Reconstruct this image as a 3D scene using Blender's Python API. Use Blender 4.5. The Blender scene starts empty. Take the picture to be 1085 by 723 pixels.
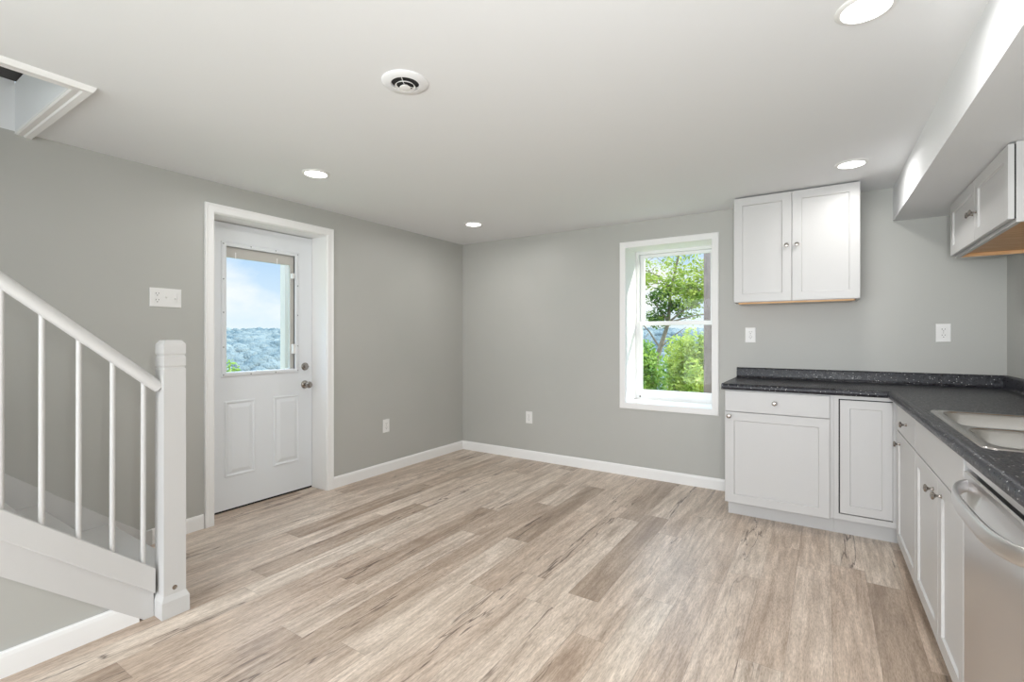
import bpy, bmesh, math, random
from mathutils import Vector, noise
random.seed(7)
S = bpy.context.scene
COL = S.collection

# ------------------------------------------------------------------ camera, world, lights, exposure
cam_d = bpy.data.cameras.new('camera')
cam_d.sensor_width = 36.0
cam_d.lens = 511.0 / 1085.0 * 36.0
cam_d.shift_y = -4.0 / 1085.0
cam_d.clip_start = 0.02
cam_d.clip_end = 5000
cam = bpy.data.objects.new('camera', cam_d)
COL.objects.link(cam)
cam.location = (0, 0, 1.235)
cam.rotation_euler = (math.radians(90), 0, math.radians(33.05))
S.camera = cam
S.view_settings.view_transform = 'Standard'
S.view_settings.look = 'None'
S.view_settings.exposure = 0.14
S.view_settings.gamma = 1.0
S.view_settings.use_curve_mapping = False

DOWNLIGHT_W = 3.7
FLASH_W = 76.0
REAR_W = 108.0
SUN_E = 5.6

world = bpy.data.worlds.new('world')
S.world = world
world.use_nodes = True
wn = world.node_tree.nodes
wl = world.node_tree.links
wn.clear()
wo = wn.new('ShaderNodeOutputWorld')
bg = wn.new('ShaderNodeBackground')
wl.new(bg.outputs[0], wo.inputs[0])
tc = wn.new('ShaderNodeTexCoord')
sep = wn.new('ShaderNodeSeparateXYZ')
wl.new(tc.outputs['Generated'], sep.inputs[0])
ramp = wn.new('ShaderNodeValToRGB')
wl.new(sep.outputs[2], ramp.inputs[0])
e = ramp.color_ramp.elements
e[0].position = 0.0
e[0].color = (0.86, 0.94, 1.0, 1)
e[1].position = 0.20
e[1].color = (0.38, 0.62, 0.93, 1)
x = e.new(0.05)
x.color = (0.72, 0.86, 0.99, 1)
mp = wn.new('ShaderNodeMapping')
mp.inputs['Scale'].default_value = (1, 1, 1.7)
mp.inputs['Location'].default_value = (0.13, 0.02, 0.05)
wl.new(tc.outputs['Generated'], mp.inputs[0])
cn = wn.new('ShaderNodeTexNoise')
cn.inputs['Scale'].default_value = 4.2
cn.inputs['Detail'].default_value = 6
cn.inputs['Roughness'].default_value = 0.5
wl.new(mp.outputs[0], cn.inputs['Vector'])
cr = wn.new('ShaderNodeValToRGB')
cr.color_ramp.elements[0].position = 0.46
cr.color_ramp.elements[1].position = 0.62
wl.new(cn.outputs[0], cr.inputs[0])
mx = wn.new('ShaderNodeMix')
mx.data_type = 'RGBA'
wl.new(cr.outputs[0], mx.inputs[0])
wl.new(ramp.outputs[0], mx.inputs[6])
mx.inputs[7].default_value = (1.0, 1.0, 1.0, 1)
wl.new(mx.outputs[2], bg.inputs[0])
# the sky grows brighter towards the zenith (boost added to light the window reveal)
mr = wn.new('ShaderNodeMapRange')
mr.inputs['From Min'].default_value = 0.28
mr.inputs['From Max'].default_value = 0.8
mr.inputs['To Min'].default_value = 0.98
mr.inputs['To Max'].default_value = 7.0
wl.new(sep.outputs[2], mr.inputs[0])
wl.new(mr.outputs[0], bg.inputs[1])

sun_d = bpy.data.lights.new('sun', 'SUN')
sun_d.energy = SUN_E
sun_d.angle = math.radians(2)
sun_d.color = (1.0, 0.96, 0.88)
sun = bpy.data.objects.new('sun', sun_d)
COL.objects.link(sun)
to_sun = Vector((0.88, 0.38, 0.48))
sun.rotation_euler = to_sun.to_track_quat('Z', 'Y').to_euler()

def area(name, loc, direction, sx, sy, power, color=(1, 1, 1), shape='RECTANGLE'):
    d = bpy.data.lights.new(name, 'AREA')
    d.shape = shape
    d.size = sx
    d.size_y = sy
    d.energy = power
    d.color = color
    o = bpy.data.objects.new(name, d)
    COL.objects.link(o)
    o.location = loc
    o.rotation_euler = (-Vector(direction)).to_track_quat('Z', 'Y').to_euler()
    return o

# added fill light, set before an unseen opening behind the camera
area('rear_fill', (-1.2, -2.26, 1.15), (0, 1, 0.10), 3.4, 1.9, REAR_W, (0.92, 0.96, 1.0))
# the photographer's flash beside the camera
fl_d = bpy.data.lights.new('flash', 'SPOT')
fl_d.spot_size = math.radians(150)
fl_d.spot_blend = 1.0
fl_d.energy = FLASH_W
fl_d.shadow_soft_size = 0.05
fl_d.color = (0.98, 0.99, 1.0)
fl = bpy.data.objects.new('flash', fl_d)
COL.objects.link(fl)
fl.location = (0.16, 0.05, 1.42)
fl.rotation_euler = (-Vector((-0.45, 1.0, -0.02))).to_track_quat('Z', 'Y').to_euler()

# ------------------------------------------------------------------ helpers
def tag(o, label=None, cat=None, group=None, kind=None):
    if label: o['label'] = label
    if cat: o['category'] = cat
    if group: o['group'] = group
    if kind: o['kind'] = kind
    return o

def wloc(o):
    v = Vector((0, 0, 0))
    while o is not None:
        v += o.location
        o = o.parent
    return v

def obj(name, bm, mat, parent=None, bevel=0.0, smooth=None, kind=None, label=None, recalc=True, seg=2):
    """bm is in world coordinates; links it as one mesh object under parent"""
    if recalc:
        bmesh.ops.recalc_face_normals(bm, faces=bm.faces[:])
    if parent is not None:
        bmesh.ops.translate(bm, vec=-wloc(parent), verts=bm.verts[:])
    me = bpy.data.meshes.new(name)
    bm.to_mesh(me)
    bm.free()
    if smooth is not None:
        me.shade_smooth()
        me.set_sharp_from_angle(angle=math.radians(smooth))
    o = bpy.data.objects.new(name, me)
    COL.objects.link(o)
    mats = mat if isinstance(mat, (list, tuple)) else [mat]
    for m in mats:
        me.materials.append(m)
    if parent is not None:
        o.parent = parent
    if bevel > 0:
        b = o.modifiers.new('bevel', 'BEVEL')
        b.width = bevel
        b.segments = seg
        b.limit_method = 'ANGLE'
        b.angle_limit = math.radians(40)
    if kind: o['kind'] = kind
    if label: o['label'] = label
    return o

def thing(name, label, cat, loc, group=None, kind=None):
    o = bpy.data.objects.new(name, None)
    o.empty_display_size = 0.1
    COL.objects.link(o)
    o.location = loc
    return tag(o, label, cat, group, kind)

def copy_tree(o, parent=None, delta=None):
    c = o.copy()
    COL.objects.link(c)
    if parent is not None:
        c.parent = parent
    if delta is not None:
        c.location = Vector(o.location) + Vector(delta)
    for ch in list(o.children):
        copy_tree(ch, c)
    return c

def B():
    return bmesh.new()

def box(bm, x0, x1, y0, y1, z0, z1, mi=0):
    v = [bm.verts.new((x, y, z)) for x in (x0, x1) for y in (y0, y1) for z in (z0, z1)]
    for q in ((0, 1, 3, 2), (4, 6, 7, 5), (0, 4, 5, 1), (2, 3, 7, 6), (0, 2, 6, 4), (1, 5, 7, 3)):
        f = bm.faces.new([v[i] for i in q])
        f.material_index = mi
    return bm

def bx(*a):
    return box(B(), *a)

def prism(bm, pts, fn):
    """pts: list of 2D; fn(p, k) -> 3D for k in 0,1"""
    a = [bm.verts.new(fn(p, 0)) for p in pts]
    b = [bm.verts.new(fn(p, 1)) for p in pts]
    n = len(pts)
    bm.faces.new(a)
    bm.faces.new(b[::-1])
    for i in range(n):
        bm.faces.new([a[i], b[i], b[(i + 1) % n], a[(i + 1) % n]])
    return bm

def loops(bm, ls, close=True, cap0=True, cap1=True, mi=0):
    """ls: list of vertex loops (lists of 3D), skinned in order"""
    vs = [[bm.verts.new(p) for p in l] for l in ls]
    n = len(vs[0])
    for a, b in zip(vs, vs[1:]):
        for i in range(n if close else n - 1):
            f = bm.faces.new([a[i], a[(i + 1) % n], b[(i + 1) % n], b[i]])
            f.material_index = mi
    if cap0: bm.faces.new(vs[0][::-1]).material_index = mi
    if cap1: bm.faces.new(vs[-1]).material_index = mi
    return bm

def tube(bm, path, radii, n=12, cap=True):
    path = [Vector(p) for p in path]
    if not isinstance(radii, (list, tuple)):
        radii = [radii] * len(path)
    ls = []
    up = None
    for i, p in enumerate(path):
        t = (path[min(i + 1, len(path) - 1)] - path[max(i - 1, 0)]).normalized()
        if up is None:
            up = t.orthogonal().normalized()
        up = (up - t * up.dot(t)).normalized()
        s = t.cross(up)
        ls.append([p + (up * math.cos(a) + s * math.sin(a)) * radii[i] for a in [2 * math.pi * k / n for k in range(n)]])
    return loops(bm, ls, True, cap, cap)

def lathe(bm, c, axis, prof, n=24, cap=True):
    """prof: (radius, distance along axis)"""
    axis = Vector(axis).normalized()
    u = axis.orthogonal().normalized()
    w = axis.cross(u)
    c = Vector(c)
    ls = [[c + axis * d + (u * math.cos(a) + w * math.sin(a)) * max(r, 1e-4) for a in [2 * math.pi * k / n for k in range(n)]] for r, d in prof]
    return loops(bm, ls, True, cap, cap)

def sweep(bm, path, prof, closed_prof=True):
    """path: (x,y) list; prof: (d,z), d to the left of the walking direction; mitred corners"""
    P = [Vector((p[0], p[1])) for p in path]
    nrm = []
    for a, b in zip(P, P[1:]):
        t = (b - a).normalized()
        nrm.append(Vector((-t.y, t.x)))
    ls = []
    for i, p in enumerate(P):
        if i == 0: m = nrm[0]
        elif i == len(P) - 1: m = nrm[-1]
        else:
            m = (nrm[i - 1] + nrm[i])
            m = m / (m.dot(nrm[i]))
        ls.append([(p.x + m.x * d, p.y + m.y * d, z) for d, z in prof])
    return loops(bm, ls, closed_prof)

def rrect(x0, x1, y0, y1, r, n=5):
    pts = []
    for cx, cy, a0 in ((x1 - r, y1 - r, 0), (x0 + r, y1 - r, 90), (x0 + r, y0 + r, 180), (x1 - r, y0 + r, 270)):
        for k in range(n + 1):
            a = math.radians(a0 + 90 * k / n)
            pts.append((cx + r * math.cos(a), cy + r * math.sin(a)))
    return pts

def nested(bm, M, rects, fill=True):
    """rects: (u0,u1,v0,v1,w) nested loops"""
    ls = [[M(u0, v0, w), M(u1, v0, w), M(u1, v1, w), M(u0, v1, w)] for u0, u1, v0, v1, w in rects]
    return loops(bm, ls, True, False, fill)

def shaker(M, u0, u1, v0, v1, t=0.019, st=0.056, dep=0.008):
    bm = B()
    i = 0.0015
    return loops(bm, [[M(a, c, w), M(b, c, w), M(b, d, w), M(a, d, w)] for a, b, c, d, w in (
        (u0, u1, v0, v1, 0), (u0, u1, v0, v1, t - i), (u0 + i, u1 - i, v0 + i, v1 - i, t),
        (u0 + st, u1 - st, v0 + st, v1 - st, t), (u0 + st + 0.004, u1 - st - 0.004, v0 + st + 0.004, v1 - st - 0.004, t - dep))], True, True, True)

def slabfront(M, u0, u1, v0, v1, t=0.019):
    i = 0.002
    return loops(B(), [[M(a, c, w), M(b, c, w), M(b, d, w), M(a, d, w)] for a, b, c, d, w in (
        (u0, u1, v0, v1, 0), (u0, u1, v0, v1, t - i), (u0 + i, u1 - i, v0 + i, v1 - i, t))], True, True, True)

# ------------------------------------------------------------------ materials
def mat(name, color, rough=0.5, metal=0.0, spec=0.5):
    m = bpy.data.materials.new(name)
    m.use_nodes = True
    p = m.node_tree.nodes['Principled BSDF']
    p.inputs['Base Color'].default_value = (*color, 1)
    p.inputs['Roughness'].default_value = rough
    p.inputs['Metallic'].default_value = metal
    p.inputs['Specular IOR Level'].default_value = spec
    return m

def nd(m, t, **kw):
    n = m.node_tree.nodes.new(t)
    for k, v in kw.items():
        if k in n.inputs: n.inputs[k].default_value = v
        else: setattr(n, k, v)
    return n

def lk(m, a, b):
    m.node_tree.links.new(a, b)

def bump_noise(m, scale, strength, dist=0.002, detail=2, stretch=None):
    p = m.node_tree.nodes['Principled BSDF']
    c = nd(m, 'ShaderNodeTexCoord')
    n = nd(m, 'ShaderNodeTexNoise', Scale=scale, Detail=detail)
    src = c.outputs['Object']
    if stretch:
        mpn = nd(m, 'ShaderNodeMapping')
        mpn.inputs['Scale'].default_value = stretch
        lk(m, src, mpn.inputs[0])
        src = mpn.outputs[0]
    lk(m, src, n.inputs['Vector'])
    b = nd(m, 'ShaderNodeBump', Strength=strength, Distance=dist)
    lk(m, n.outputs[0], b.inputs['Height'])
    lk(m, b.outputs[0], p.inputs['Normal'])
    return n

def tint_noise(m, c0, c1, scale, detail=3, lo=0.35, hi=0.65, stretch=None):
    p = m.node_tree.nodes['Principled BSDF']
    c = nd(m, 'ShaderNodeTexCoord')
    n = nd(m, 'ShaderNodeTexNoise', Scale=scale, Detail=detail)
    src = c.outputs['Object']
    if stretch:
        mpn = nd(m, 'ShaderNodeMapping')
        mpn.inputs['Scale'].default_value = stretch
        lk(m, src, mpn.inputs[0])
        src = mpn.outputs[0]
    lk(m, src, n.inputs['Vector'])
    r = nd(m, 'ShaderNodeValToRGB')
    r.color_ramp.elements[0].position = lo
    r.color_ramp.elements[1].position = hi
    r.color_ramp.elements[0].color = (*c0, 1)
    r.color_ramp.elements[1].color = (*c1, 1)
    lk(m, n.outputs[0], r.inputs[0])
    lk(m, r.outputs[0], p.inputs['Base Color'])
    return r

M_wall = mat('wall_paint', (0.40, 0.392, 0.37), 0.42)
tint_noise(M_wall, (0.462, 0.460, 0.430), (0.485, 0.478, 0.448), 1.3)
bump_noise(M_wall, 260, 0.12, 0.001)
M_ceil = mat('ceiling_paint', (0.82, 0.825, 0.83), 0.8)
bump_noise(M_ceil, 180, 0.1, 0.001)
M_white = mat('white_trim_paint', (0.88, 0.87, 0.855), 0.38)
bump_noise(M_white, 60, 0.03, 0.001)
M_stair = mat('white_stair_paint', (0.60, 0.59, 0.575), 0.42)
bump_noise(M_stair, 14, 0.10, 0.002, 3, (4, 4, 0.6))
M_vinyl = mat('white_vinyl', (0.86, 0.86, 0.85), 0.32)
M_cab = mat('cabinet_paint', (0.575, 0.565, 0.555), 0.36)
bump_noise(M_cab, 90, 0.03, 0.001)
M_doorp = mat('door_paint', (0.80, 0.82, 0.84), 0.42)
M_wood = mat('cabinet_underside_maple', (0.62, 0.36, 0.17), 0.5)
tint_noise(M_wood, (0.62, 0.33, 0.13), (0.80, 0.50, 0.26), 8, 4, 0.3, 0.7, (1, 8, 8))
M_black = mat('black_gap', (0.012, 0.012, 0.013), 0.6)
M_darkroom = mat('upstairs_unlit', (0.055, 0.05, 0.048), 0.7)  # dark colour stands in for the lack of light in the upper hall
M_nickel = mat('brushed_nickel', (0.36, 0.33, 0.30), 0.25, 1.0)
M_blind = mat('blind_beige', (0.56, 0.54, 0.50), 0.5)
M_screw = mat('screw_grey', (0.20, 0.20, 0.20), 0.5, 0.6)
M_plate = mat('white_plastic', (0.83, 0.82, 0.80), 0.3)
M_slot = mat('socket_slot', (0.10, 0.09, 0.085), 0.5)
M_alu = mat('threshold_metal', (0.30, 0.22, 0.16), 0.45, 0.6)
M_rubber = mat('door_sweep_black', (0.01, 0.01, 0.01), 0.7)

M_steel = mat('stainless_steel', (0.70, 0.69, 0.685), 0.30, 1.0)
bump_noise(M_steel, 90, 0.06, 0.001, 3, (1, 1, 30))
M_sink = mat('sink_steel', (0.50, 0.475, 0.45), 0.24, 1.0)
bump_noise(M_sink, 60, 0.05, 0.001, 2, (20, 1, 1))

def emit(name, color, s):
    m = bpy.data.materials.new(name)
    m.use_nodes = True
    nt = m.node_tree
    nt.nodes.clear()
    o = nt.nodes.new('ShaderNodeOutputMaterial')
    em = nt.nodes.new('ShaderNodeEmission')
    em.inputs[0].default_value = (*color, 1)
    em.inputs[1].default_value = s
    nt.links.new(em.outputs[0], o.inputs[0])
    return m
M_lens = emit('downlight_lens', (1, 0.99, 0.97), 9.0)

def glass_mat():
    m = bpy.data.materials.new('window_glass')
    m.use_nodes = True
    nt = m.node_tree
    nt.nodes.clear()
    o = nt.nodes.new('ShaderNodeOutputMaterial')
    t = nt.nodes.new('ShaderNodeBsdfTransparent')
    t.inputs[0].default_value = (0.97, 0.985, 0.98, 1)
    g = nt.nodes.new('ShaderNodeBsdfGlossy')
    g.inputs['Roughness'].default_value = 0.02
    fr = nt.nodes.new('ShaderNodeFresnel')
    fr.inputs[0].default_value = 1.30
    geo = nt.nodes.new('ShaderNodeNewGeometry')
    inv = nt.nodes.new('ShaderNodeMath'); inv.operation = 'SUBTRACT'; inv.inputs[0].default_value = 1.0
    nt.links.new(geo.outputs['Backfacing'], inv.inputs[1])
    mul = nt.nodes.new('ShaderNodeMath'); mul.operation = 'MULTIPLY'
    nt.links.new(fr.outputs[0], mul.inputs[0]); nt.links.new(inv.outputs[0], mul.inputs[1])
    mxs = nt.nodes.new('ShaderNodeMixShader')
    nt.links.new(mul.outputs[0], mxs.inputs[0])
    nt.links.new(t.outputs[0], mxs.inputs[1])
    nt.links.new(g.outputs[0], mxs.inputs[2])
    nt.links.new(mxs.outputs[0], o.inputs[0])
    return m
M_glass = glass_mat()

def counter_mat():
    m = mat('black_speckled_laminate', (0.02, 0.02, 0.025), 0.30, 0.0, 0.4)
    p = m.node_tree.nodes['Principled BSDF']
    c = nd(m, 'ShaderNodeTexCoord')
    n1 = nd(m, 'ShaderNodeTexNoise', Scale=75.0, Detail=5.0, Roughness=0.75)
    lk(m, c.outputs['Object'], n1.inputs['Vector'])
    r1 = nd(m, 'ShaderNodeValToRGB')
    els = r1.color_ramp.elements
    els[0].position = 0.40; els[0].color = (0.004, 0.004, 0.007, 1)
    els[1].position = 0.62; els[1].color = (0.030, 0.031, 0.040, 1)
    a = els.new(0.72); a.color = (0.26, 0.26, 0.28, 1)
    rgh = nd(m, 'ShaderNodeMapRange')
    rgh.inputs['From Min'].default_value = 0.35; rgh.inputs['From Max'].default_value = 0.65
    rgh.inputs['To Min'].default_value = 0.20; rgh.inputs['To Max'].default_value = 0.55
    lk(m, n1.outputs[0], rgh.inputs[0]); lk(m, rgh.outputs[0], p.inputs['Roughness'])
    lk(m, n1.outputs[0], r1.inputs[0])
    v = nd(m, 'ShaderNodeTexVoronoi', Scale=85.0)
    lk(m, c.outputs['Object'], v.inputs['Vector'])
    r2 = nd(m, 'ShaderNodeValToRGB')
    r2.color_ramp.elements[0].position = 0.14; r2.color_ramp.elements[0].color = (1, 1, 1, 1)
    r2.color_ramp.elements[1].position = 0.24; r2.color_ramp.elements[1].color = (0, 0, 0, 1)
    lk(m, v.outputs['Distance'], r2.inputs[0])
    sepc = nd(m, 'ShaderNodeSeparateColor')
    lk(m, v.outputs['Color'], sepc.inputs[0])
    gt = nd(m, 'ShaderNodeMath', operation='GREATER_THAN')
    gt.inputs[1].default_value = 0.66
    lk(m, sepc.outputs[0], gt.inputs[0])
    mu = nd(m, 'ShaderNodeMath', operation='MULTIPLY')
    lk(m, gt.outputs[0], mu.inputs[0]); lk(m, r2.outputs[0], mu.inputs[1])
    mixc = nd(m, 'ShaderNodeMix', data_type='RGBA')
    lk(m, mu.outputs[0], mixc.inputs[0])
    lk(m, r1.outputs[0], mixc.inputs[6])
    mixc.inputs[7].default_value = (0.55, 0.54, 0.53, 1)
    lk(m, mixc.outputs[2], p.inputs['Base Color'])
    b = nd(m, 'ShaderNodeBump', Strength=0.10, Distance=0.001)
    lk(m, n1.outputs[0], b.inputs['Height'])
    lk(m, b.outputs[0], p.inputs['Normal'])
    return m
M_counter = counter_mat()

def floor_mat():
    W, L = 0.152, 1.22
    m = mat('oak_vinyl_planks', (0.45, 0.36, 0.3), 0.42, 0.0, 0.5)
    p = m.node_tree.nodes['Principled BSDF']
    def mth(op, a, b=None, c=None):
        n = nd(m, 'ShaderNodeMath', operation=op)
        for i, q in enumerate((a, b, c)):
            if q is None: continue
            if isinstance(q, (int, float)): n.inputs[i].default_value = q
            else: lk(m, q, n.inputs[i])
        return n.outputs[0]
    c = nd(m, 'ShaderNodeTexCoord')
    s = nd(m, 'ShaderNodeSeparateXYZ')
    lk(m, c.outputs['Object'], s.inputs[0])
    xw = mth('DIVIDE', mth('ADD', s.outputs[0], 10.01), W)
    row = mth('FLOOR', xw)
    fx = mth('FRACT', xw)
    wn1 = nd(m, 'ShaderNodeTexWhiteNoise', noise_dimensions='1D')
    lk(m, row, wn1.inputs['W'])
    yl = mth('ADD', mth('DIVIDE', s.outputs[1], L), mth('MULTIPLY', wn1.outputs[0], 7.31))
    idx = mth('FLOOR', yl)
    fy = mth('FRACT', yl)
    cmb = nd(m, 'ShaderNodeCombineXYZ')
    lk(m, row, cmb.inputs[0]); lk(m, idx, cmb.inputs[1])
    wn2 = nd(m, 'ShaderNodeTexWhiteNoise', noise_dimensions='3D')
    lk(m, cmb.outputs[0], wn2.inputs['Vector'])
    sc = nd(m, 'ShaderNodeSeparateColor')
    lk(m, wn2.outputs['Color'], sc.inputs[0])
    rnd, rnd2, rnd3 = sc.outputs[0], sc.outputs[1], sc.outputs[2]
    # grain coordinates shifted per plank
    gc = nd(m, 'ShaderNodeCombineXYZ')
    lk(m, mth('MULTIPLY', s.outputs[0], 1.0), gc.inputs[0])
    lk(m, mth('ADD', mth('MULTIPLY', s.outputs[1], 0.085), mth('MULTIPLY', rnd2, 37.0)), gc.inputs[1])
    lk(m, mth('MULTIPLY', rnd3, 19.0), gc.inputs[2])
    g1 = nd(m, 'ShaderNodeTexNoise', Scale=62.0, Detail=8.0, Roughness=0.72, Distortion=0.3)
    lk(m, gc.outputs[0], g1.inputs['Vector'])
    gc2 = nd(m, 'ShaderNodeCombineXYZ')
    lk(m, s.outputs[0], gc2.inputs[0])
    lk(m, mth('ADD', mth('MULTIPLY', s.outputs[1], 0.11), mth('MULTIPLY', rnd2, 23.0)), gc2.inputs[1])
    lk(m, mth('MULTIPLY', rnd, 11.0), gc2.inputs[2])
    g2 = nd(m, 'ShaderNodeTexNoise', Scale=13.0, Detail=6.0, Roughness=0.62, Distortion=0.9)
    lk(m, gc2.outputs[0], g2.inputs['Vector'])
    # plank base tone
    rp = nd(m, 'ShaderNodeValToRGB')
    E = rp.color_ramp.elements
    E[0].position = 0.0; E[0].color = (0.50, 0.395, 0.31, 1)
    E[1].position = 1.0; E[1].color = (0.80, 0.70, 0.60, 1)
    for pos, col in ((0.22, (0.665, 0.54, 0.44)), (0.5, (0.735, 0.615, 0.515)), (0.8, (0.765, 0.655, 0.555))):
        q = E.new(pos); q.color = (*col, 1)
    lk(m, rnd, rp.inputs[0])
    # broad cathedral streaks
    r2 = nd(m, 'ShaderNodeValToRGB')
    r2.color_ramp.elements[0].position = 0.33; r2.color_ramp.elements[0].color = (0.66, 0.60, 0.55, 1)
    r2.color_ramp.elements[1].position = 0.62; r2.color_ramp.elements[1].color = (1.12, 1.12, 1.12, 1)
    lk(m, g2.outputs[0], r2.inputs[0])
    m1 = nd(m, 'ShaderNodeMix', data_type='RGBA', blend_type='MULTIPLY')
    m1.inputs[0].default_value = 0.85
    lk(m, rp.outputs[0], m1.inputs[6]); lk(m, r2.outputs[0], m1.inputs[7])
    r3 = nd(m, 'ShaderNodeValToRGB')
    r3.color_ramp.elements[0].position = 0.34; r3.color_ramp.elements[0].color = (0.60, 0.57, 0.54, 1)
    r3.color_ramp.elements[1].position = 0.66; r3.color_ramp.elements[1].color = (1.08, 1.08, 1.08, 1)
    lk(m, g1.outputs[0], r3.inputs[0])
    m2 = nd(m, 'ShaderNodeMix', data_type='RGBA', blend_type='MULTIPLY')
    m2.inputs[0].default_value = 0.8
    lk(m, m1.outputs[2], m2.inputs[6]); lk(m, r3.outputs[0], m2.inputs[7])
    gc5 = nd(m, 'ShaderNodeCombineXYZ')
    lk(m, s.outputs[0], gc5.inputs[0]); lk(m, mth('MULTIPLY', s.outputs[1], 0.12), gc5.inputs[1]); lk(m, rnd3, gc5.inputs[2])
    g5 = nd(m, 'ShaderNodeTexNoise', Scale=330.0, Detail=3.0, Roughness=0.6)
    lk(m, gc5.outputs[0], g5.inputs['Vector'])
    r5 = nd(m, 'ShaderNodeValToRGB')
    r5.color_ramp.elements[0].position = 0.36; r5.color_ramp.elements[0].color = (0.72, 0.69, 0.66, 1)
    r5.color_ramp.elements[1].position = 0.56; r5.color_ramp.elements[1].color = (1.05, 1.05, 1.05, 1)
    lk(m, g5.outputs[0], r5.inputs[0])
    m5 = nd(m, 'ShaderNodeMix', data_type='RGBA', blend_type='MULTIPLY')
    m5.inputs[0].default_value = 0.8
    lk(m, m2.outputs[2], m5.inputs[6]); lk(m, r5.outputs[0], m5.inputs[7])
    # dark cracks: thin iso-lines of a stretched noise, masked
    gc3 = nd(m, 'ShaderNodeCombineXYZ')
    lk(m, s.outputs[0], gc3.inputs[0])
    lk(m, mth('ADD', mth('MULTIPLY', s.outputs[1], 0.075), mth('MULTIPLY', rnd3, 31.0)), gc3.inputs[1])
    lk(m, mth('MULTIPLY', rnd2, 7.0), gc3.inputs[2])
    g3 = nd(m, 'ShaderNodeTexNoise', Scale=9.0, Detail=4.0, Roughness=0.55, Distortion=0.3)
    lk(m, gc3.outputs[0], g3.inputs['Vector'])
    dist = mth('ABSOLUTE', mth('SUBTRACT', g3.outputs[0], 0.5))
    line = nd(m, 'ShaderNodeMapRange')
    line.inputs['From Min'].default_value = 0.0; line.inputs['From Max'].default_value = 0.013
    line.inputs['To Min'].default_value = 1.0; line.inputs['To Max'].default_value = 0.0
    lk(m, dist, line.inputs[0])
    g4 = nd(m, 'ShaderNodeTexNoise', Scale=3.2, Detail=1.0)
    lk(m, gc3.outputs[0], g4.inputs['Vector'])
    mk = nd(m, 'ShaderNodeMapRange')
    mk.inputs['From Min'].default_value = 0.50; mk.inputs['From Max'].default_value = 0.58
    lk(m, g4.outputs[0], mk.inputs[0])
    crack = mth('MULTIPLY', mth('MULTIPLY', line.outputs[0], mk.outputs[0]), 0.95)
    # knots
    gk = nd(m, 'ShaderNodeCombineXYZ')
    lk(m, s.outputs[0], gk.inputs[0]); lk(m, mth('MULTIPLY', s.outputs[1], 0.45), gk.inputs[1])
    vk = nd(m, 'ShaderNodeTexVoronoi', Scale=2.6)
    vk.inputs['Randomness'].default_value = 1.0
    lk(m, gk.outputs[0], vk.inputs['Vector'])
    kn = nd(m, 'ShaderNodeMapRange')
    kn.inputs['From Min'].default_value = 0.02; kn.inputs['From Max'].default_value = 0.075
    kn.inputs['To Min'].default_value = 0.6; kn.inputs['To Max'].default_value = 0.0
    lk(m, mth('ADD', vk.outputs['Distance'], mth('MULTIPLY', mth('SUBTRACT', g1.outputs[0], 0.5), 0.12)), kn.inputs[0])
    # plank seams
    ex = mth('MULTIPLY', mth('MINIMUM', fx, mth('SUBTRACT', 1.0, fx)), W)
    ey = mth('MULTIPLY', mth('MINIMUM', fy, mth('SUBTRACT', 1.0, fy)), L)
    edge = mth('MINIMUM', ex, ey)
    sm = nd(m, 'ShaderNodeMapRange')
    sm.inputs['From Min'].default_value = 0.0002; sm.inputs['From Max'].default_value = 0.0016
    sm.inputs['To Min'].default_value = 0.40; sm.inputs['To Max'].default_value = 0.0
    lk(m, edge, sm.inputs[0])
    dark = mth('MINIMUM', mth('ADD', mth('MAXIMUM', crack, kn.outputs[0]), sm.outputs[0]), 0.85)
    m3 = nd(m, 'ShaderNodeMix', data_type='RGBA')
    lk(m, dark, m3.inputs[0])
    lk(m, m5.outputs[2], m3.inputs[6])
    m3.inputs[7].default_value = (0.10, 0.062, 0.045, 1)
    lk(m, m3.outputs[2], p.inputs['Base Color'])
    rr = nd(m, 'ShaderNodeMapRange')
    rr.inputs['To Min'].default_value = 0.26; rr.inputs['To Max'].default_value = 0.42
    lk(m, g1.outputs[0], rr.inputs[0])
    lk(m, rr.outputs[0], p.inputs['Roughness'])
    hgt = mth('SUBTRACT', mth('MULTIPLY', g1.outputs[0], 0.25), dark)
    b = nd(m, 'ShaderNodeBump', Strength=0.25, Distance=0.0015)
    lk(m, hgt, b.inputs['Height'])
    lk(m, b.outputs[0], p.inputs['Normal'])
    return m
M_floor = floor_mat()

# ------------------------------------------------------------------ room shell
XL, XR, YB, YR, H = -3.371, 0.942, 4.18, -2.6, 2.257
WT = 0.30
def struct(name, bm, m, **k):
    return obj(name, bm, m, kind='structure', **k)

struct('floor', bx(XL - WT, XR + WT, YR - WT, YB + WT, -0.12, 0.0), M_floor)

# ceiling with the stairwell opening in its near left corner
HX, HY, HY0 = -2.575, 0.66, -1.9
bm = B()
box(bm, XL - WT, XR + WT, HY, YB + WT, H, H + 0.24)
box(bm, HX, XR + WT, YR - WT, HY, H, H + 0.24)
box(bm, XL - WT, HX, YR - WT, HY0, H, H + 0.24)
struct('ceiling', bm, M_ceil)
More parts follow.
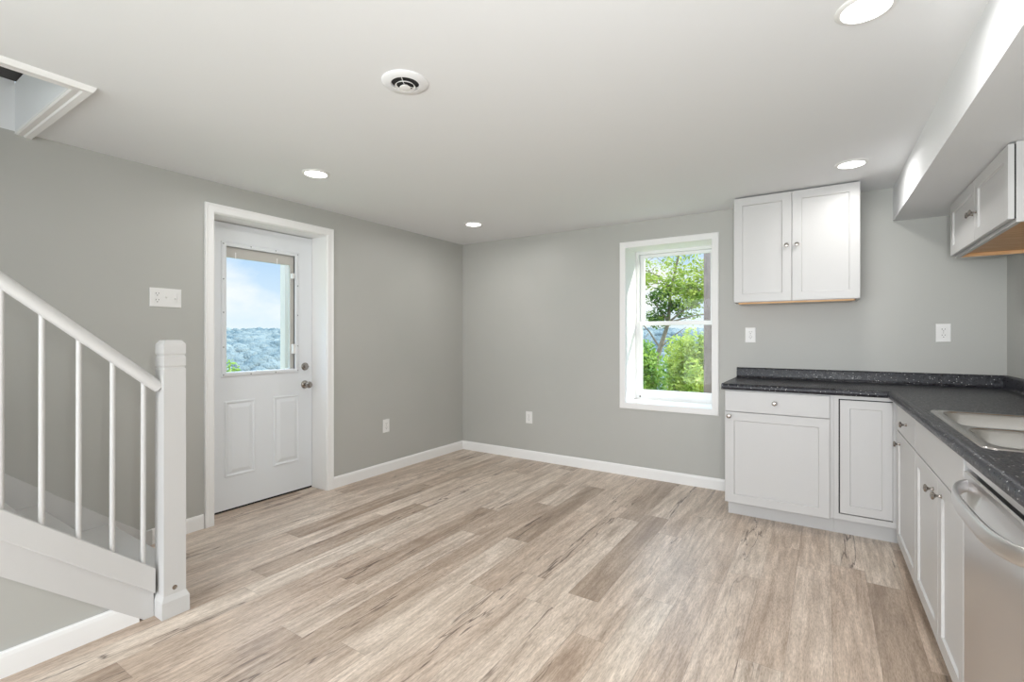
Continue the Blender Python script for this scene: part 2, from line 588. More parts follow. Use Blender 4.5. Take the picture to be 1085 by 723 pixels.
# upper hall seen through the stairwell opening
bm = B()
box(bm, XL - WT, XL, HY0, HY, H, 4.2)
box(bm, XL - WT, HX, HY, HY + 0.1, H + 0.24, 2.497)
struct('wall_stairwell', bm, M_ceil)
bm = B()
box(bm, XL - WT, HX + 1.2, HY0, HY + 1.2, 4.2, 4.25)
box(bm, HX + 1.2, HX + 1.25, HY0, HY + 1.2, H + 0.25, 4.2)
box(bm, XL - WT, HX + 1.2, HY0 - 0.05, HY0, H + 0.25, 4.2)
box(bm, XL - WT, HX + 1.2, HY + 1.2, HY + 1.25, H + 0.25, 4.2)
box(bm, XL, HX + 0.4, HY - 0.10, HY + 0.04, 2.505, 2.60)
box(bm, XL, XL + 0.20, HY0, HY - 0.10, 2.56, 2.60)
struct('wall_upstairs', bm, M_darkroom)
# casing round the stairwell opening, on the ceiling
prof = [(0, H), (0, H - 0.012), (-0.008, H - 0.016), (-0.030, H - 0.014), (-0.036, H - 0.019), (-0.060, H - 0.021), (-0.066, H - 0.012), (-0.070, H)]
bm = sweep(B(), [(XL, HY), (HX, HY), (HX, HY0)], [(-d, z) for d, z in prof])
struct('trim_1', bm, M_white)

# left wall with the door opening
DY0, DY1, DZ = 1.590, 2.437, 2.050
bm = B()
box(bm, XL - WT, XL, YR - WT, DY0 - 0.018, 0, H)
box(bm, XL - WT, XL, DY1 + 0.018, YB + WT, 0, H)
box(bm, XL - WT, XL, DY0 - 0.018, DY1 + 0.018, DZ + 0.018, H)
struct('wall_left', bm, M_wall)
# back wall with the window opening
WX0, WX1, WZ0, WZ1 = -1.508, -0.777, 0.652, 2.036
bm = B()
box(bm, XL, WX0 - 0.01, YB, YB + WT + 0.06, 0, H)
box(bm, WX1 + 0.01, XR, YB, YB + WT + 0.06, 0, H)
box(bm, WX0 - 0.01, WX1 + 0.01, YB, YB + WT + 0.06, 0, WZ0 - 0.01)
box(bm, WX0 - 0.01, WX1 + 0.01, YB, YB + WT + 0.06, WZ1 + 0.01, H)
struct('wall_back', bm, M_wall)
RS = 0.012                                   # the right-hand wall and its kitchen run stand slightly out of square
struct('wall_right', prism(B(), [(XR, YB + WT + 0.06), (XR, 3.56), (XR + RS * (3.56 - YR + WT), YR - WT), (XR + WT, YR - WT), (XR + WT, YB + WT + 0.06)], lambda p, k: (p[0], p[1], 0 if k == 0 else H)), M_wall)
def out_of_square(root, k=1.0):
    for ch in root.children:
        if ch.type == 'MESH':
            off = wloc(ch)
            for v in ch.data.vertices:
                y = v.co.y + off.y
                v.co.x += k * RS * max(0.0, 3.56 - y)
        out_of_square(ch, k)
bm = B()
box(bm, XL, -2.95, YR - WT, YR, 0, H)
box(bm, 0.55, XR + 0.2, YR - WT, YR, 0, H)
box(bm, -2.95, 0.55, YR - WT, YR, 2.12, H)  # unseen opening, made up to go with the fill light
box(bm, -2.95, 0.55, YR - WT, YR, 0, 0.18)
struct('wall_rear', bm, M_wall)
# boxed-in beam over the kitchen run
sx = lambda y: 0.385 + 0.014 * (YB - y)
bm = B()
prism(bm, [(sx(YB), YB), (XR, YB), (XR, 3.56), (XR + RS * (3.56 - YR), YR), (sx(YR), YR)], lambda p, k: (p[0], p[1], 2.027 if k == 0 else H))
struct('ceiling_soffit', bm, M_ceil)

# baseboards
bprof = [(0, 0), (0.012, 0), (0.012, 0.074), (0.009, 0.086), (0.004, 0.092), (0, 0.092)]
def base(name, path):
    return struct(name, sweep(B(), path, [(-d, z) for d, z in bprof]), M_white)
base('baseboard_left', [(XL, 2.4935), (XL, YB), (-0.575, YB)])
base('baseboard_door', [(XL, 1.236), (XL, 1.5235)])

# ------------------------------------------------------------------ entry door
dr = thing('door_1', 'white entry door with a glazed upper half and two raised panels', 'door', (XL, DY0, 0), kind='structure')
XS = -3.552
# jamb lining and flat casing
bm = B()
box(bm, XL - WT, XL, DY0 - 0.018, DY0, 0, DZ + 0.018)
box(bm, XL - WT, XL, DY1, DY1 + 0.018, 0, DZ + 0.018)
box(bm, XL - WT, XL, DY0, DY1, DZ, DZ + 0.018)
box(bm, XS - 0.085, XS - 0.047, DY0, DY0 + 0.014, 0, DZ)
box(bm, XS - 0.085, XS - 0.047, DY1 - 0.014, DY1, 0, DZ)
box(bm, XS - 0.085, XS - 0.047, DY0, DY1, DZ - 0.014, DZ)
obj('door_jamb', bm, M_white, dr)
cp = [(0, 0), (0, 0.012), (0.006, 0.016), (0.040, 0.016), (0.046, 0.019), (0.056, 0.019), (0.058, 0.016), (0.058, 0)]
def casing_loop(pts, prof, M, closed):
    """pts: (u,v) inner corners; prof: (outward, w); mitred in the plane"""
    n = len(pts)
    P = [Vector(p) for p in pts]
    ls = []
    for i, p in enumerate(P):
        if closed:
            a, b = P[(i - 1) % n], P[(i + 1) % n]
            t0, t1 = (p - a).normalized(), (b - p).normalized()
        else:
            t1 = (P[i + 1] - p).normalized() if i < n - 1 else None
            t0 = (p - P[i - 1]).normalized() if i > 0 else None
            t0 = t0 or t1; t1 = t1 or t0
        n0, n1 = Vector((-t0.y, t0.x)), Vector((-t1.y, t1.x))
        mm = n0 + n1
        mm = mm / mm.dot(n1)
        ls.append([M(p.x + mm.x * d, p.y + mm.y * d, w) for d, w in prof])
    if closed: ls.append(ls[0])
    bm = loops(B(), ls, True, not closed, not closed)
    bmesh.ops.remove_doubles(bm, verts=bm.verts[:], dist=1e-5)
    return bm
MD = lambda u, v, w: (XL + w, u, v)
obj('door_casing', casing_loop([(DY0 - 0.004, 0), (DY0 - 0.004, DZ + 0.004), (DY1 + 0.004, DZ + 0.004), (DY1 + 0.004, 0)], cp, MD, False), M_white, dr)
# slab with its glazed opening
sy0, sy1, sz0, sz1 = DY0 + 0.004, DY1 - 0.003, 0.014, DZ - 0.006
gy0, gy1, gz0, gz1 = 1.752, 2.279, 0.985, 1.880
MS = lambda u, v, w: (XS + w, u, v)
bm = B()
box(bm, XS - 0.045, XS, sy0, sy1, sz0, gz0)
box(bm, XS - 0.045, XS, sy0, sy1, gz1, sz1)
box(bm, XS - 0.045, XS, sy0, gy0, gz0, gz1)
box(bm, XS - 0.045, XS, gy1, sy1, gz0, gz1)
for y0, y1 in ((1.742, 1.962), (2.102, 2.322)):
    z0, z1 = 0.241, 0.781
    lv = [(0, 0), (0.005, 0.007), (0.013, 0.007), (0.020, 0.0012), (0.026, 0.0012), (0.048, 0.008), (0.052, 0.009)]
    nested(bm, MS, [(y0 + i, y1 - i, z0 + i, z1 - i, w) for i, w in lv])
obj('door_slab', bm, M_doorp, dr)
lf = obj('lite_frame', casing_loop([(gy0, gz0), (gy0, gz1), (gy1, gz1), (gy1, gz0)],
    [(0, -0.012), (0, 0.010), (0.006, 0.013), (0.020, 0.012), (0.030, 0.007), (0.033, 0.0), (0.033, -0.001)], MS, True), M_doorp, dr)
bm = B()
for y, z in [(gy0 - 0.020, z) for z in (0.97, 1.165, 1.41, 1.645, 1.894)] + [(gy1 + 0.020, z) for z in (0.97, 1.165, 1.41, 1.645, 1.894)] + [(y, z) for y in (1.925, 2.115) for z in (0.966, 1.898)]:
    lathe(bm, (XS + 0.0105, y, z), (1, 0, 0), [(0.0042, 0), (0.0042, 0.0022), (0.003, 0.003)], 10)
obj('screw', bm, M_screw, lf, label='small dark screws around the frame')
# enclosed blind: headrail, side channel, sliders
bh = obj('blind', box(bx(XS - 0.034, XS - 0.013, gy0, gy1, 1.806, gz1), XS - 0.034, XS - 0.013, 2.248, gy1, gz0, 1.806), M_blind, dr, label='raised beige blind between the panes')
bm = B()
for y in (1.826, 2.14):
    box(bm, XS - 0.013, XS - 0.010, y - 0.004, y + 0.004, 1.800, 1.845)
obj('blind_clip', bm, M_plate, bh)
bm = B()
box(bm, XS - 0.013, XS + 0.012, 2.252, 2.272, 1.700, 1.742)
box(bm, XS - 0.013, XS + 0.012, 2.258, 2.280, 1.105, 1.180)
obj('blind_slider', bm, M_plate, bh, bevel=0.002)
obj('glass_pane', bx(XS - 0.026, XS - 0.023, gy0, 2.248, gz0, 1.806), M_glass, dr)
# deadbolt and lever-style knob
KY = 2.368
bm = B()
lathe(bm, (XS, KY, 0.997), (1, 0, 0), [(0.031, 0), (0.031, 0.006), (0.026, 0.012), (0.015, 0.014), (0.014, 0.020), (0.0, 0.021)], 28)
box(bm, XS + 0.018, XS + 0.034, KY - 0.015, KY + 0.015, 0.992, 1.002)
obj('deadbolt', bm, M_nickel, dr, smooth=35)
bm = B()
lathe(bm, (XS, KY, 0.851), (1, 0, 0), [(0.033, 0), (0.032, 0.006), (0.024, 0.012), (0.012, 0.014), (0.011, 0.034), (0.018, 0.040), (0.0265, 0.052), (0.027, 0.062), (0.022, 0.071), (0.008, 0.074), (0.0, 0.074)], 28)
obj('door_knob', bm, M_nickel, dr, smooth=35)
obj('door_sweep', bx(XS - 0.043, XS - 0.004, sy0, sy1, 0.0005, 0.0135), M_rubber, dr)
bm = prism(B(), [(XS - 0.14, 0), (XS + 0.010, 0), (XS + 0.004, 0.004), (XS - 0.045, 0.006), (XS - 0.14, 0.006)], lambda p, k: (p[0], (DY0, DY1)[k], p[1] - 0.0055))
obj('threshold', bm, M_alu, dr)

# ------------------------------------------------------------------ window
wi = thing('window_1', 'white double-hung window in a deep white reveal', 'window', ((WX0 + WX1) / 2, YB, WZ0), kind='structure')
YW = 4.476
MW = lambda u, v, w: (u, YB - w, v)
obj('window_casing', casing_loop([(WX0 + 0.005, WZ0), (WX0 + 0.005, WZ1 - 0.004), (WX1, WZ1 - 0.004), (WX1, WZ0)],
    [(0, 0), (0, 0.010), (0.004, 0.014), (0.048, 0.014), (0.054, 0.010), (0.054, 0)], MW, True), M_white, wi)
bm = B()
box(bm, WX0 - 0.01, WX0, YB, YB + WT + 0.06, WZ0 - 0.01, WZ1 + 0.01)
box(bm, WX1, WX1 + 0.01, YB, YB + WT + 0.06, WZ0 - 0.01, WZ1 + 0.01)
box(bm, WX0, WX1, YB, YB + WT + 0.06, WZ1, WZ1 + 0.01)
box(bm, WX0, WX1, YB, YB + WT + 0.06, WZ0 - 0.01, WZ0)
obj('window_reveal', bm, M_white, wi)
fz0, fz1, fx0, fx1 = WZ0, WZ1, WX0, WX1
bm = B()
box(bm, fx0, fx0 + 0.028, YW - 0.006, YW + 0.060, fz0, fz1)
box(bm, fx1 - 0.028, fx1, YW - 0.006, YW + 0.060, fz0, fz1)
box(bm, fx0 + 0.028, fx1 - 0.028, YW - 0.006, YW + 0.060, fz1 - 0.024, fz1)
box(bm, fx0 + 0.028, fx1 - 0.028, YW - 0.006, YW + 0.060, fz0, fz0 + 0.016)
obj('window_frame', bm, M_vinyl, wi)
def sash(name, x0, x1, z0, z1, y0, y1, st, bot, top):
    bm = B()
    box(bm, x0, x0 + st, y0, y1, z0, z1)
    box(bm, x1 - st, x1, y0, y1, z0, z1)
    box(bm, x0 + st, x1 - st, y0, y1, z0, z0 + bot)
    box(bm, x0 + st, x1 - st, y0, y1, z1 - top, z1)
    o = obj(name, bm, M_vinyl, wi, bevel=0.0015)
    obj('glass_pane', bx(x0 + st - 0.004, x1 - st + 0.004, (y0 + y1) / 2 - 0.002, (y0 + y1) / 2 + 0.002, z0 + bot - 0.004, z1 - top + 0.004), M_glass, o)
    return o
sash('upper_sash', -1.476, -0.809, 1.345, 2.011, YW + 0.026, YW + 0.050, 0.040, 0.034, 0.030)
ls_ = sash('lower_sash', -1.480, -0.805, 0.669, 1.383, YW, YW + 0.025, 0.030, 0.074, 0.036)
bm = B()
box(bm, -1.16, -1.09, YW - 0.004, YW, 0.695, 0.701)
obj('lift_rail', bm, M_vinyl, ls_)
obj('sash_latch', bx(-1.474, -1.462, YW - 0.004, YW + 0.001, 0.672, 0.684), M_black, ls_)

# ------------------------------------------------------------------ stairs
st = thing('staircase', 'white painted staircase with a square newel post and slim balusters rising along the left wall', 'staircase', (-2.94, 0.0, 0))
SL = 0.85
RUN, RISE = 0.225, 0.1905
bm = B()
Y0 = 1.02
noses = [1.035] + [0.735 - 0.224 * i for i in range(10)]
for k in range(11):
    y1, y2 = noses[k], (noses[k + 1] if k < 10 else noses[k] - 0.224)
    z1 = RISE * (k + 1)
    box(bm, XL + 0.022, -2.546, y2 - 0.022, y1 - 0.022, z1 - RISE, z1 - 0.028)          # riser block
    box(bm, XL + 0.022, -2.516, y2 - 0.022, y1, z1 - 0.028, z1)                         # tread with nosing
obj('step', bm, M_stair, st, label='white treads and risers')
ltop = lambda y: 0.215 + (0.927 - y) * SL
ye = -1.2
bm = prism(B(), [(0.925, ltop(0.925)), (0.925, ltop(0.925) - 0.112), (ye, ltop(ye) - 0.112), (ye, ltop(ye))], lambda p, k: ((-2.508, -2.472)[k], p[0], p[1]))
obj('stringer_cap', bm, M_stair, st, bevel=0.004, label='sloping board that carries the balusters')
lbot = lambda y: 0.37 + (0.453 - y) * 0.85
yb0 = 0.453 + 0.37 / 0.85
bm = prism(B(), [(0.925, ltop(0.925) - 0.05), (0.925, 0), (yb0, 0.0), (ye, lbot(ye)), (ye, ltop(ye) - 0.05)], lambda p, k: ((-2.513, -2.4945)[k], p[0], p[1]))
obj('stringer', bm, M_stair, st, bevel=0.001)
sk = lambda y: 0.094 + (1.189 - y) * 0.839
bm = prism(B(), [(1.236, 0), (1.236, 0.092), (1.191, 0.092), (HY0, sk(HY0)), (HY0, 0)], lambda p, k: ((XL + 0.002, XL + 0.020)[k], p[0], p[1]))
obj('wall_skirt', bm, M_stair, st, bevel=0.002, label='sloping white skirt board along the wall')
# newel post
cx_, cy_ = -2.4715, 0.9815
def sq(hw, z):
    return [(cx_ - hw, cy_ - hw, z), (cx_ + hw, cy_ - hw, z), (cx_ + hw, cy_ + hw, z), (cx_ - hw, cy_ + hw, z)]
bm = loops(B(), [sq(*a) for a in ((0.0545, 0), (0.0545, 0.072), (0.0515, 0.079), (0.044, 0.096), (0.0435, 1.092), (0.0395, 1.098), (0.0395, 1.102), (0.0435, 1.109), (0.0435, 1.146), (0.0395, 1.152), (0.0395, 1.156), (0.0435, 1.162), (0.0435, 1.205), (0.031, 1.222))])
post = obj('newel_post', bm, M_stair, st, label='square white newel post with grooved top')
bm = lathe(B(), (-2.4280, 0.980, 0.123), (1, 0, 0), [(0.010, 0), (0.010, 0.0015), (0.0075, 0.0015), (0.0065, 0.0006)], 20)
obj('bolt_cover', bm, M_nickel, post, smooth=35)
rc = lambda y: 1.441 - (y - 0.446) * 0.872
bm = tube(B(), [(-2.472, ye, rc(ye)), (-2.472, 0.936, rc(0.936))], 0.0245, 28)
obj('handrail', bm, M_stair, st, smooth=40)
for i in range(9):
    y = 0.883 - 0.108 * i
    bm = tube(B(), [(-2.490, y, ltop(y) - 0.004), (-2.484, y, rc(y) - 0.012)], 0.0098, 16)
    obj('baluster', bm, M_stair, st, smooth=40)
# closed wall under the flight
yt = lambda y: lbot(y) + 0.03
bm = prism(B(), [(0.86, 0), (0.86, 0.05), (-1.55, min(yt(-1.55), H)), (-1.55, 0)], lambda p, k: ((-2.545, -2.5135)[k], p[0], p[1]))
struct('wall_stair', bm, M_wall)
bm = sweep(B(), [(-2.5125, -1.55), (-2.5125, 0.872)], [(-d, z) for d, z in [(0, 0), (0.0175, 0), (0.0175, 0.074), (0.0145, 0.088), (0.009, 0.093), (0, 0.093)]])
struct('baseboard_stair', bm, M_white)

# ------------------------------------------------------------------ kitchen: knobs
def knob(c, axis, parent):
    bm = lathe(B(), c, axis, [(0.0075, 0), (0.0065, 0.002), (0.0045, 0.005), (0.0042, 0.013), (0.008, 0.018), (0.0145, 0.022), (0.0150, 0.025), (0.0125, 0.029), (0.005, 0.031), (0.0, 0.031)], 20)
    return obj('knob', bm, M_nickel, parent, smooth=40)

def carcass(bm, x0, x1, y0, y1, z0, z1):
    return box(bm, x0, x1, y0, y1, z0, z1)

CT = 0.919            # counter top height
CB = 0.880
FY = 3.584            # face frame plane, back run
FX = 0.347            # face frame plane, right run
MBk = lambda u, v, w: (u, FY - w, v)
MRt = lambda u, v, w: (FX - w, u, v)

# back run: drawer base
c1 = thing('base_cabinet', 'white base cabinet with wide drawer and wide door, at the left end of the counter', 'cabinet', (-0.28, FY, 0), 'white kitchen base cabinets')
bm = B()
box(bm, -0.581, 0.040, FY, YB - 0.001, 0.115, CB)
box(bm, -0.576, 0.040, FY + 0.095, YB - 0.016, 0, 0.115)
obj('cabinet_body', bm, M_cab, c1, bevel=0.001)
dw = obj('drawer', slabfront(MBk, -0.579, 0.020, 0.732, 0.871), M_cab, c1)
knob((-0.279, FY - 0.019, 0.803), (0, -1, 0), dw)
dd = obj('cabinet_door', shaker(MBk, -0.579, 0.020, 0.112, 0.728), M_cab, c1)
knob((-0.552, FY - 0.019, 0.700), (0, -1, 0), dd)
# blind corner unit
c2 = thing('base_cabinet', 'white corner base cabinet whose single panel door has black gaps around it', 'cabinet', (0.2, FY, 0), 'white kitchen base cabinets')
bm = B()
box(bm, 0.0405, 0.066, FY, FY + 0.02, 0.115, CB)
box(bm, 0.066, 0.3485, FY, FY + 0.02, 0.856, CB)
box(bm, 0.066, 0.3485, FY, FY + 0.02, 0.115, 0.150)
box(bm, 0.330, 0.3485, FY, FY + 0.02, 0.150, 0.856)
box(bm, 0.0405, XR - 0.001, FY + 0.03, YB - 0.001, 0.115, CB)
box(bm, 0.0405, 0.44, FY + 0.095, YB - 0.016, 0, 0.115)
obj('cabinet_body', bm, [M_cab], c2)
obj('door_gap', bx(0.066, 0.330, FY + 0.012, FY + 0.030, 0.150, 0.856), M_black, c2, label='black gap around the corner door')
obj('cabinet_door', shaker(MBk, 0.073, 0.3285, 0.157, 0.850, 0.006, 0.050), M_cab, c2)
# right run: drawer base
def right_body(y0, y1, parent):
    bm = B()
    box(bm, FX, XR - 0.001, y0, y1, 0.115, CB)
    box(bm, FX + 0.095, XR - 0.014, y0, y1, 0, 0.115)
    return obj('cabinet_body', bm, M_cab, parent)
c3 = thing('base_cabinet', 'white base cabinet with small drawer and narrow door, between corner and sink cabinet', 'cabinet', (FX, 3.05, 0), 'white kitchen base cabinets')
right_body(2.8045, 3.583, c3)
dw = obj('drawer', slabfront(MRt, 2.808, 3.400, 0.7265, 0.871), M_cab, c3)
knob((FX - 0.019, 3.060, 0.800), (-1, 0, 0), dw)
dd = obj('cabinet_door', shaker(MRt, 2.808, 3.400, 0.112, 0.7225), M_cab, c3)
knob((FX - 0.019, 3.275, 0.664), (-1, 0, 0), dd)
out_of_square(c3)
# sink base
c4 = thing('base_cabinet', 'white sink base cabinet with a plain top panel over two doors with paired knobs', 'cabinet', (FX, 2.3, 0), 'white kitchen base cabinets')
bm = B()
box(bm, FX, XR - 0.001, 1.9545, 2.804, 0.115, 0.70)
box(bm, FX, FX + 0.02, 1.9545, 2.804, 0.70, CB)
box(bm, FX + 0.095, XR - 0.014, 1.9545, 2.804, 0, 0.115)
obj('cabinet_body', bm, M_cab, c4)
obj('false_front', slabfront(MRt, 1.958, 2.800, 0.7265, 0.871), M_cab, c4)
da = obj('cabinet_door', shaker(MRt, 2.3265, 2.800, 0.112, 0.7215), M_cab, c4)
knob((FX - 0.019, 2.400, 0.660), (-1, 0, 0), da)
db = obj('cabinet_door', shaker(MRt, 1.958, 2.3235, 0.112, 0.7215), M_cab, c4)
knob((FX - 0.019, 2.262, 0.670), (-1, 0, 0), db)
out_of_square(c4)

# dishwasher
DY_0, DY_1 = 1.300, 1.949
dwm = thing('dishwasher', 'stainless steel dishwasher with a curved bar handle under the black counter', 'dishwasher', (FX, 1.6, 0))
bm = B()
box(bm, FX + 0.012, XR - 0.03, DY_0, DY_1, 0.10, 0.735)
box(bm, FX + 0.012, FX + 0.026, DY_0, DY_1, 0.735, CB - 0.002)
box(bm, FX + 0.06, XR - 0.05, DY_0, DY_1, 0.0, 0.10)
obj('tub', bm, M_black, dwm)
FD = 0.327
DT = 0.838
bm = B()
# door skin with a pocket behind the handle
y0, y1 = DY_0 + 0.002, DY_1 - 0.003
ls = []
N = 36
for i in range(N + 1):
    y = y0 + (y1 - y0) * i / N
    s_ = min(1, max(0, (min(y - y0, y1 - y) - 0.035) / 0.045))
    s_ = s_ * s_ * (3 - 2 * s_)
    row = [(FD + d, y, z) for z, d in [(0.110, 0), (0.60, 0), (0.700, 0.0), (0.725, 0.003 * s_), (0.755, 0.012 * s_), (0.785, 0.022 * s_), (0.802, 0.024 * s_), (0.812, 0.014 * s_), (0.818, 0.001 * s_), (0.822, 0), (DT - 0.004, 0.001), (DT, 0.006)]]
    row += [(FD + 0.035, y, DT), (FD + 0.035, y, 0.110)]
    ls.append(row)
obj('dishwasher_door', loops(B(), ls), M_steel, dwm, smooth=35)
obj('top_strip', bx(FD + 0.003, FD + 0.035, DY_0 + 0.002, DY_1 - 0.003, DT + 0.016, CB - 0.001), M_steel, dwm)
# bar handle, bowed outwards between its two ends
ls = []
N = 48
for i in range(N + 1):
    t = i / N
    a, b_ = DY_0 + 0.028, DY_1 - 0.040
    y = a + (b_ - a) * t
    q = abs(2 * t - 1)
    bow = 1 - q ** 3.4
    off = 0.003 + 0.050 * bow ** 0.7
    hh = 0.0225 - 0.004 * q ** 4
    zc = 0.790 + 0.010 * q ** 4
    cx = FD - off
    ls.append([(cx + 0.008 * math.copysign(abs(math.cos(th)) ** 0.7, math.cos(th)), y, zc + hh * math.copysign(abs(math.sin(th)) ** 0.7, math.sin(th))) for th in [2 * math.pi * (k + 0.5) / 20 for k in range(20)]])
obj('handle', loops(B(), ls), M_steel, dwm, smooth=50, label='curved stainless bar handle')
out_of_square(dwm)

# next cabinet on, past the dishwasher
c5 = thing('base_cabinet', 'white base cabinet on the near side of the dishwasher', 'cabinet', (FX, 0.9, 0), 'white kitchen base cabinets')
right_body(0.62, 1.2975, c5)
dd = obj('cabinet_door', shaker(MRt, 0.625, 1.294, 0.112, 0.7225), M_cab, c5)
dw = obj('drawer', slabfront(MRt, 0.625, 1.294, 0.7265, 0.871), M_cab, c5)
knob((FX - 0.019, 0.96, 0.80), (-1, 0, 0), dw)
out_of_square(c5)

# counter top: one continuous L with a sink cut-out, rolled front edge and splash
ct = thing('countertop', 'black speckled L-shaped counter top with a rolled front edge', 'countertop', (0.2, 3.7, CB))
CY, CX, CL, CN = 3.575, 0.335, -0.598, 0.60
SX0, SX1, SY0, SY1 = 0.405, 0.865, 1.900, 2.700
ex = lambda y: CX + 0.018 * (CY - y)
wx = lambda y: XR - 0.001 + RS * max(0, 3.56 - y)
bm = B()
def slab(pts):
    prism(bm, pts, lambda p, k: (p[0], p[1], (CB, CT)[k]))
slab([(CL, YB - 0.001), (XR - 0.001, YB - 0.001), (XR - 0.001, CY), (CL, CY)])
slab([(CX, CY), (XR - 0.001, CY), (wx(SY1), SY1), (ex(SY1), SY1)])
slab([(ex(SY1), SY1), (SX0, SY1), (SX0, SY0), (ex(SY0), SY0)])
slab([(SX1, SY1), (wx(SY1), SY1), (wx(SY0), SY0), (SX1, SY0)])
slab([(ex(SY0), SY0), (wx(SY0), SY0), (wx(CN), CN), (ex(CN), CN)])
nose = [(0, CB), (0.026, CB), (0.0325, CB + 0.004), (0.036, CB + 0.012), (0.036, CB + 0.025), (0.033, CB + 0.032), (0.027, CB + 0.0375), (0.018, CT + 0.0015), (0.008, CT + 0.001), (0, CT)]
sweep(bm, [(CL, CY), (CX, CY), (ex(CN), CN)], [(-d, z) for d, z in nose])
ctm = obj('worktop', bm, M_counter, ct, smooth=35)
sp = [(0, CT), (0.030, CT), (0.022, CT + 0.010), (0.020, CT + 0.020), (0.020, CT + 0.066), (0.017, CT + 0.075), (0.010, CT + 0.079), (0, CT + 0.079)]
obj('backsplash', sweep(B(), [(CL + 0.008, YB - 0.001), (XR - 0.001, YB - 0.001), (XR - 0.001, 3.56), (wx(CN), CN)], [(-d, z) for d, z in sp]), M_counter, ct, smooth=35)

# sink
sk_ = thing('kitchen_sink', 'stainless steel double-bowl sink set in the black counter', 'sink', (0.64, 2.3, CT))
rim0 = rrect(0.372, 0.898, 1.868, 2.728, 0.035)
far = rrect(0.402, 0.838, 2.285, 2.695, 0.060)
near = rrect(0.402, 0.838, 1.900, 2.252, 0.060)
bm = B()
zt = CT + 0.004
def lp(pts, z):
    return [bm.verts.new((p[0], p[1], z)) for p in pts]
def inset(pts, d):
    cx = sum(p[0] for p in pts) / len(pts); cy = sum(p[1] for p in pts) / len(pts)
    hx = max(p[0] for p in pts) - cx; hy = max(p[1] for p in pts) - cy
    return [(cx + (p[0] - cx) * (hx - d) / hx, cy + (p[1] - cy) * (hy - d) / hy) for p in pts]
o0 = lp(rim0, CT + 0.0002)
o1 = lp(inset(rim0, 0.004), zt)
def skin(a, b):
    n = len(a)
    for i in range(n):
        bm.faces.new([a[i], a[(i + 1) % n], b[(i + 1) % n], b[i]])
skin(o0, o1)
holes = []
for hp in (far, near):
    h0 = lp(hp, zt)
    prev = h0
    for d, z in ((0.003, -0.002), (0.007, -0.009), (0.010, -0.10), (0.018, -0.148), (0.045, -0.166)):
        cur = lp(inset(hp, d), zt + z)
        skin(prev, cur)
        prev = cur
    bm.faces.new(prev)
    holes.append(h0)
edges = []
for l in [o1] + holes:
    for i in range(len(l)):
        edges.append(bm.edges.get((l[i], l[(i + 1) % len(l)])) or bm.edges.new((l[i], l[(i + 1) % len(l)])))
bmesh.ops.triangle_fill(bm, edges=edges, use_beauty=True, use_dissolve=False)
basin = obj('basin', bm, M_sink, sk_, smooth=35)
for yc in (2.49, 2.076):
    bm = lathe(B(), (0.62, yc, zt - 0.166), (0, 0, 1), [(0.043, 0), (0.043, 0.002), (0.036, 0.0035), (0.032, 0.001), (0.0, 0.0008)], 24)
    obj('drain', bm, M_nickel, sk_, smooth=35)

# ------------------------------------------------------------------ wall cabinets
u1 = thing('wall_cabinet', 'white two-door wall cabinet beside the window, on the back wall', 'cabinet', (-0.19, YB, 1.49), 'white wall cabinets')
UF = 3.870
MU = lambda u, v, w: (u, UF - w, v)
bm = B()
X0, X1, Z0, Z1 = -0.566, 0.188, 1.488, 2.249
box(bm, X0, X0 + 0.015, UF, YB - 0.001, Z0, Z1)
box(bm, X1 - 0.015, X1, UF, YB - 0.001, Z0, Z1)
box(bm, X0 + 0.015, X1 - 0.015, UF, YB - 0.001, Z0 + 0.012, Z1)
box(bm, X0 + 0.015, X1 - 0.015, UF, UF + 0.018, Z0, Z0 + 0.012)
obj('cabinet_body', bm, M_cab, u1)
bm = B()
box(bm, X0 + 0.0155, X1 - 0.0155, UF + 0.0185, YB - 0.002, Z0 + 0.006, Z0 + 0.0118)
box(bm, X0 + 0.03, X1 - 0.03, UF + 0.001, UF + 0.020, Z0 - 0.012, Z0 - 0.0002)
obj('underside', bm, M_wood, u1, label='orange-brown bare wood underside')
a = obj('cabinet_door', shaker(MU, X0 + 0.001, -0.1985, Z0 + 0.003, Z1 - 0.003), M_cab, u1)
knob((-0.228, UF - 0.019, 1.873), (0, -1, 0), a)
a = obj('cabinet_door', shaker(MU, -0.1955, X1 - 0.001, Z0 + 0.003, Z1 - 0.003), M_cab, u1)
knob((-0.166, UF - 0.019, 1.873), (0, -1, 0), a)

u2 = thing('wall_cabinet', 'short white two-door wall cabinet hanging under the boxed beam above the sink', 'cabinet', (0.78, 3.27, 1.70), 'white wall cabinets')
UX = 0.643
MV = lambda u, v, w: (UX - 0.005 - w, u, v)
Y0_, Y1_, Z0, Z1 = 2.735, 3.812, 1.700, 2.024
bm = B()
box(bm, UX, XR - 0.001, Y0_, Y0_ + 0.015, Z0, Z1)
box(bm, UX, XR - 0.001, Y1_ - 0.015, Y1_, Z0, Z1)
box(bm, UX, XR - 0.001, Y0_ + 0.015, Y1_ - 0.015, Z0 + 0.028, Z1)
box(bm, UX, UX + 0.018, Y0_ + 0.015, Y1_ - 0.015, Z0, Z0 + 0.028)
obj('cabinet_body', bm, M_cab, u2)
bm = B()
box(bm, UX + 0.0185, XR - 0.002, Y0_ + 0.0155, Y1_ - 0.0155, Z0 + 0.020, Z0 + 0.0275)
box(bm, UX + 0.0185, XR - 0.002, Y1_ - 0.034, Y1_ - 0.016, Z0 + 0.001, Z0 + 0.020)
obj('underside', bm, M_wood, u2, label='orange-brown bare wood underside')
ym = 3.262
a = obj('cabinet_door', shaker(MV, ym + 0.0015, Y1_ - 0.002, Z0 + 0.014, Z1 - 0.006), M_cab, u2)
knob((UX - 0.024, ym + 0.032, 1.85), (-1, 0, 0), a)
